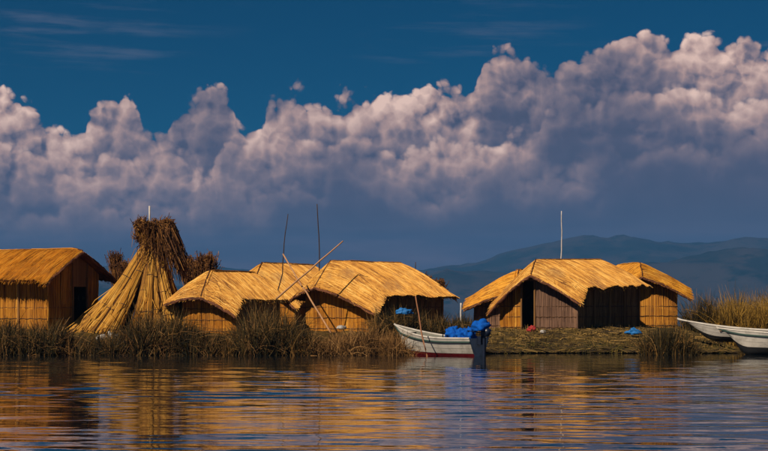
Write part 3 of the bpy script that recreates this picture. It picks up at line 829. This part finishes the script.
# ------------------------------------------------------------------ boats
def boat(label, bow, stern, beam, sheer, keel_z, heel=0.0, motor=False, red=True, stripe=True, wl=0.0, bow_rise=0.35, name='rowing_boat', nthw=3, rake=0.25, cut=0.14, lift=WL):
    """planked wooden boat. bow/stern are ground points (x, y); local x runs from stern to bow"""
    bow = Vector(bow); stern = Vector(stern); L = (bow - stern).length
    ang = math.atan2((bow - stern).y, (bow - stern).x)
    root = empty(name, (stern.x, stern.y, lift), ang); tag(root, label, 'boat', 'boats moored at the island')
    nS = 26
    def half(t): return beam/2*(0.80 + 0.20*math.sin(math.pi*min(1, t*1.25))) * (1 - max(0, (t - 0.42)/0.58)**2.3)
    def shz(t): return sheer + bow_rise*max(0, (t - 0.25)/0.75)**1.9 + 0.02*(1 - t)
    def kz(t): return keel_z + (shz(1) - keel_z)*0.80*max(0, (t - 1 + cut)/cut)**1.8
    def sec(t, w, off=0.0):
        """w 0 keel .. 1 gunwale"""
        hb = half(t); z0, z1 = kz(t), shz(t)
        y = hb*(w**0.55) if w < 0.35 else hb*(0.35**0.55 + (1 - 0.35**0.55)*((w - 0.35)/0.65)**0.9)
        x = t*L + rake*max(0, (t - 0.7)/0.3)**1.5*(w - 1)
        return Vector((x, max(0.0, y - off), z0 + (z1 - z0)*w))
    def strip(w0, w1, mat, nm, parent, nw=3, off=0.0):
        for sd in (1, -1):
            mb = MB(); rows = []
            for i in range(nS + 1):
                t = i/nS; row = []
                for k in range(nw + 1):
                    q = sec(t, w0 + (w1 - w0)*k/nw, off); row.append(Vector((q.x, sd*q.y, q.z)))
                rows.append(row if sd < 0 else row[::-1])
            mb.grid(rows, tones=lambda i, k: 0.5); mb.build(nm, mat, parent, smooth=True)
    wr = 0.36
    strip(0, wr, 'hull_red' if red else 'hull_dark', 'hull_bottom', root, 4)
    # three strakes a side, lapped a little
    for j in range(3):
        a0 = wr + (1 - wr)*j/3; a1 = wr + (1 - wr)*(j + 1)/3
        strip(a0 - 0.005, a1, 'hull_white', 'strake', root, 2, off=-0.006*(j + 1))
    strip(0.05, 0.985, 'hull_inside', 'inner_lining', root, 5, off=0.035)
    # rub rail and gunwale
    for nm, w, r_, mt, off in (('gunwale', 1.0, 0.030, 'hull_white', 0.0), ('rub_rail', 0.84, 0.040, 'rail_green', -0.012)):
        if nm == 'rub_rail' and not stripe: continue
        for sd in (1, -1):
            mb = MB(); pts = []
            for i in range(nS + 1):
                q = sec(i/nS, w, off); pts.append((q.x, sd*q.y, q.z))
            mb.strand(pts, r_, 0.5, sides=6, cap=True); mb.build(nm, mt, root, smooth=False)
    # stem post, keel, transom
    mb = MB(); mb.strand([sec(1.0, wr), sec(1.0, 0.6), sec(1.0, 1.0) + Vector((0.03, 0, 0.03))], 0.035, 0.5, sides=6, cap=True); mb.build('stem_post', 'hull_white', root)
    mb = MB(); row0 = [sec(0, w/8) for w in range(9)]
    for k in range(8):
        p0, p1 = row0[k], row0[k + 1]
        mb.quad((p0.x, -p0.y, p0.z), (p0.x, p0.y, p0.z), (p1.x, p1.y, p1.z), (p1.x, -p1.y, p1.z))
    mb.build('transom', 'hull_white', root)
    for j in range(nthw):
        t = 0.18 + 0.5*j/max(1, nthw - 1); hb = half(t) - 0.05; z = shz(t) - 0.13
        mb = MB(); mb.box((t*L - 0.13, -hb, z - 0.035), (t*L + 0.13, hb, z)); mb.build('thwart', 'wood_seat', root)
    # foredeck
    mb = MB(); rows = []
    for i in range(7):
        t = 0.80 + 0.2*i/6; q = sec(t, 0.95, 0.02); rows.append([Vector((q.x, q.y, q.z)), Vector((q.x, -q.y, q.z))])
    mb.grid(rows); mb.build('foredeck', 'hull_white', root)
    if motor:
        mt = empty_mesh = MB()
        # cowl: rounded lofted body
        rows = []
        for i in range(9):
            w = i/8; z = shz(0) + 0.06 + 0.30*w; s_ = math.sin(math.pi*(0.18 + 0.74*w))**0.6
            rows.append([(-0.26 - 0.06*w + 0.20*s_*math.cos(th), 0.14*s_*math.sin(th), z) for th in [2*math.pi*k/14 for k in range(14)]])
        mt.grid([list(r_) for r_ in rows], close=True)
        base = len(mt.v); mt.f.append(tuple(range(base - 14, base))); mt.t.append(0.5)
        mo = mt.build('outboard_motor', 'motor', root, smooth=True)
        s2 = MB(); s2.box((-0.27, -0.04, -0.42), (-0.19, 0.04, shz(0) + 0.10)); s2.box((-0.30, -0.02, -0.62), (-0.20, 0.02, -0.42))
        s2.box((-0.48, -0.11, -0.13), (-0.15, 0.11, -0.105)); s2.build('drive_leg', 'motor_metal', mo)
        s3 = MB(); s3.box((-0.17, -0.12, shz(0) - 0.22), (-0.02, 0.12, shz(0) + 0.07)); s3.build('clamp', 'motor_metal', mo)
        s4 = MB(); s4.strand([(-0.05, 0.0, shz(0) + 0.20), (0.30, 0.03, shz(0) + 0.24), (0.48, 0.04, shz(0) + 0.25)], 0.022, sides=6, cap=True); s4.build('tiller', 'motor', mo)
    return root

boat('white boat with red bottom and outboard motor, loaded with blue sacks', (PX(395, 61.4), 61.4), (PX(479, 58.9), 58.9), 1.35, 0.60, -0.20, motor=True, bow_rise=0.46, name='motor_boat', rake=0.3)
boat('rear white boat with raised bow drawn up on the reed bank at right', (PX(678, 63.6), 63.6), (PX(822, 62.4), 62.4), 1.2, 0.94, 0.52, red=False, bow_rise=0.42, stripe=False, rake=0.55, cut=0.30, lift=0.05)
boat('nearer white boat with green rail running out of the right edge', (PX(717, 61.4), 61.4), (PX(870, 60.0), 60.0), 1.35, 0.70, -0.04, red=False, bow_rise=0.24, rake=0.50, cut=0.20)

def lumpy(name, mat, loc, size, seed, label=None, cat=None, group=None, parent=None, rough=0.45, flat=0.0):
    """a crumpled sack or cloth lump"""
    mb = MB(); rows = []; nu, nv = 30, 20
    for j in range(nv + 1):
        ph = math.pi*j/nv - math.pi/2; row = []
        for i in range(nu):
            th = 2*math.pi*i/nu
            d = Vector((math.cos(ph)*math.cos(th), math.cos(ph)*math.sin(th), math.sin(ph)))
            k = 1 + rough*fbm(d.x*1.7 + seed, d.y*1.7, d.z*1.7 + seed, 4) + 0.35*rough*(abs(fbm(d.x*4 + seed, d.y*4, d.z*4, 3)) - 0.2) + 0.10*math.sin(5*th + seed)*math.cos(ph)
            q = Vector((d.x*size[0]*k, d.y*size[1]*k, d.z*size[2]*k))
            if q.z < -size[2]*0.55: q.z = -size[2]*0.55
            row.append(q)
        rows.append(row)
    mb.grid(rows, close=True)
    o = mb.build(name, mat, parent, smooth=True); o.location = Vector(loc) + Vector((0, 0, size[2]*0.55))
    if label: tag(o, label, cat, group)
    return o
BG = 'blue sacks in the motor boat'
lumpy('blue_sack', 'tarp', P(452, 338.7, 59.85), (0.22, 0.24, 0.26), 1.1, 'bright blue sack nearest the bow of the motor boat', 'sack', BG)
lumpy('blue_sack', 'tarp', P(461, 339.2, 59.55), (0.22, 0.24, 0.24), 5.3, 'middle bright blue sack of three in the motor boat', 'sack', BG)
lumpy('blue_sack', 'tarp', P(470, 339.2, 59.3), (0.20, 0.22, 0.25), 8.2, 'bright blue sack nearest the outboard in the motor boat', 'sack', BG)
lumpy('blue_tarp', 'tarp', P(481, 331, 58.78), (0.34, 0.24, 0.25), 3.9, 'crumpled blue tarpaulin thrown over the outboard motor', 'tarp')
lumpy('blue_cloth', 'cyan_cloth', P(404, 314, 63.2), (0.30, 0.12, 0.14), 2.2, 'blue cloth hung in the thicket beside the slanting boat pole', 'cloth', rough=0.5)
lumpy('blue_cloth', 'cyan_cloth', P(634, 334.5, 64.6), (0.26, 0.2, 0.15), 4.7, 'small bright blue cloth on the straw before the dark side wall', 'cloth', rough=0.5)
lumpy('red_cloth', 'red_cloth', P(532, 331.5, 66.2), (0.16, 0.14, 0.15), 6.2, 'small red cloth heap at the doorway of the antenna hut', 'cloth', rough=0.5)
lumpy('white_basin', 'sack', P(543, 333, 66.0), (0.12, 0.1, 0.07), 6.9, 'small white scrap right of the red cloth by the doorway', 'scrap', rough=0.4)
lumpy('white_sack', 'sack', P(103, 343, 62.6), (0.22, 0.2, 0.16), 7.4, 'left grey white sack at the foot of the reed cone', 'sack', 'pale sacks by the cone', rough=1.0)
lumpy('white_sack', 'sack', P(113, 343, 62.5), (0.24, 0.2, 0.20), 9.9, 'right grey white sack at the foot of the reed cone', 'sack', 'pale sacks by the cone', rough=1.0)
lumpy('white_basin', 'sack', P(341, 329, 62.6), (0.16, 0.14, 0.09), 1.7, 'white bundle among the dry reeds below the broad hut gable', 'bundle', rough=0.3)

# ------------------------------------------------------------------ poles
def pole(name, label, p0, p1, r0, r1, mat, wob=0.03, cat='pole', group='poles'):
    p0, p1 = Vector(p0), Vector(p1); mb = MB(); pts = []
    n = 12; base = p0.copy()
    for i in range(n + 1):
        w = i/n; q = p0.lerp(p1, w) - base
        s_ = math.sin(math.pi*w)
        pts.append(q + Vector((wob*fbm(w*2.3, p0.x)*s_*3, wob*fbm(w*2.3, p0.y + 5)*s_*2, 0)))
    mb.strand(pts, r0, 0.5, sides=7, r1=r1, cap=True)
    o = mb.build(name, mat, smooth=True); o.location = base
    return tag(o, label, cat, group)
PG = 'thin poles standing about the huts'
def gp(px, Y): return Vector((PX(px, Y), Y, ground_z(PX(px, Y), Y) - 0.1))
pole('leaning_pole', 'pale pole leaning from left top down across the broad hut gable', P(283, 254, 66.2), P(331, 333, 63.4), 0.028, 0.036, 'pole_light', group=PG)
pole('leaning_pole', 'pale pole rising to the right above the broad hut roof', P(276, 299, 64.6), P(343, 241, 65.3), 0.042, 0.024, 'pole_light', group=PG)
q = P(277, 275, 66.8); pole('upright_pole', 'dark crooked pole tilting right behind the small hut', (q.x - 0.25, q.y, 0.85), P(288, 214, 66.8), 0.030, 0.016, 'pole_dark', 0.06, group=PG)
q = P(321, 258, 70.5); pole('upright_pole', 'tall straight dark pole behind the broad hut', (q.x + 0.05, q.y, 0.85), P(317, 204, 70.5), 0.030, 0.020, 'pole_dark', 0.03, group=PG)
pole('antenna_mast', 'thin white antenna mast rising from the roof of the doorway hut', P(560.5, 270, 70.4), P(561.5, 211, 70.4), 0.026, 0.018, 'white_post', 0.02, 'antenna', None)
q = P(149, 222, 67.5); pole('white_post', 'white post tip sticking up above the reed cone', (q.x, q.y, 0.85), P(149.5, 206, 67.5), 0.04, 0.035, 'white_post', 0.01, 'post', PG)
q = P(416, 263, 72); pole('upright_pole', 'short dark pole tip above the right roof slope of the broad hut', (q.x, q.y, 0.9), P(415.5, 262, 72), 0.025, 0.018, 'pole_dark', 0.03, group=PG)
pole('boat_pole', 'slanting brown boat pole stuck in the water beside the motor boat', P(428.5, 367, 58.6), P(415.5, 296, 59.6), 0.032, 0.024, 'pole_brown', 0.02, group=PG)
q = P(461, 316, 67); pole('white_post', 'short white stake below the eave between the two hut groups', (q.x, q.y, 0.8), P(461, 303, 67), 0.035, 0.035, 'white_post', 0.01, 'post', PG)

# ------------------------------------------------------------------ air between here and the far shore
hz, t, bs, n = new_mat('haze_air')
t.nodes.remove(bs)
pvn = t.nodes.new('ShaderNodeVolumePrincipled')
pvn.inputs['Color'].default_value = (0.11, 0.40, 1.0, 1)
pvn.inputs['Density'].default_value = 1.35e-4
t.links.new(pvn.outputs[0], t.nodes['Material Output'].inputs['Volume'])
mb = MB(); mb.box((-6400, -6400, -5), (6400, 6400, 262))
tag(mb.build('haze', hz), 'pale blue haze over the lake towards the far shore', 'haze', kind='stuff')
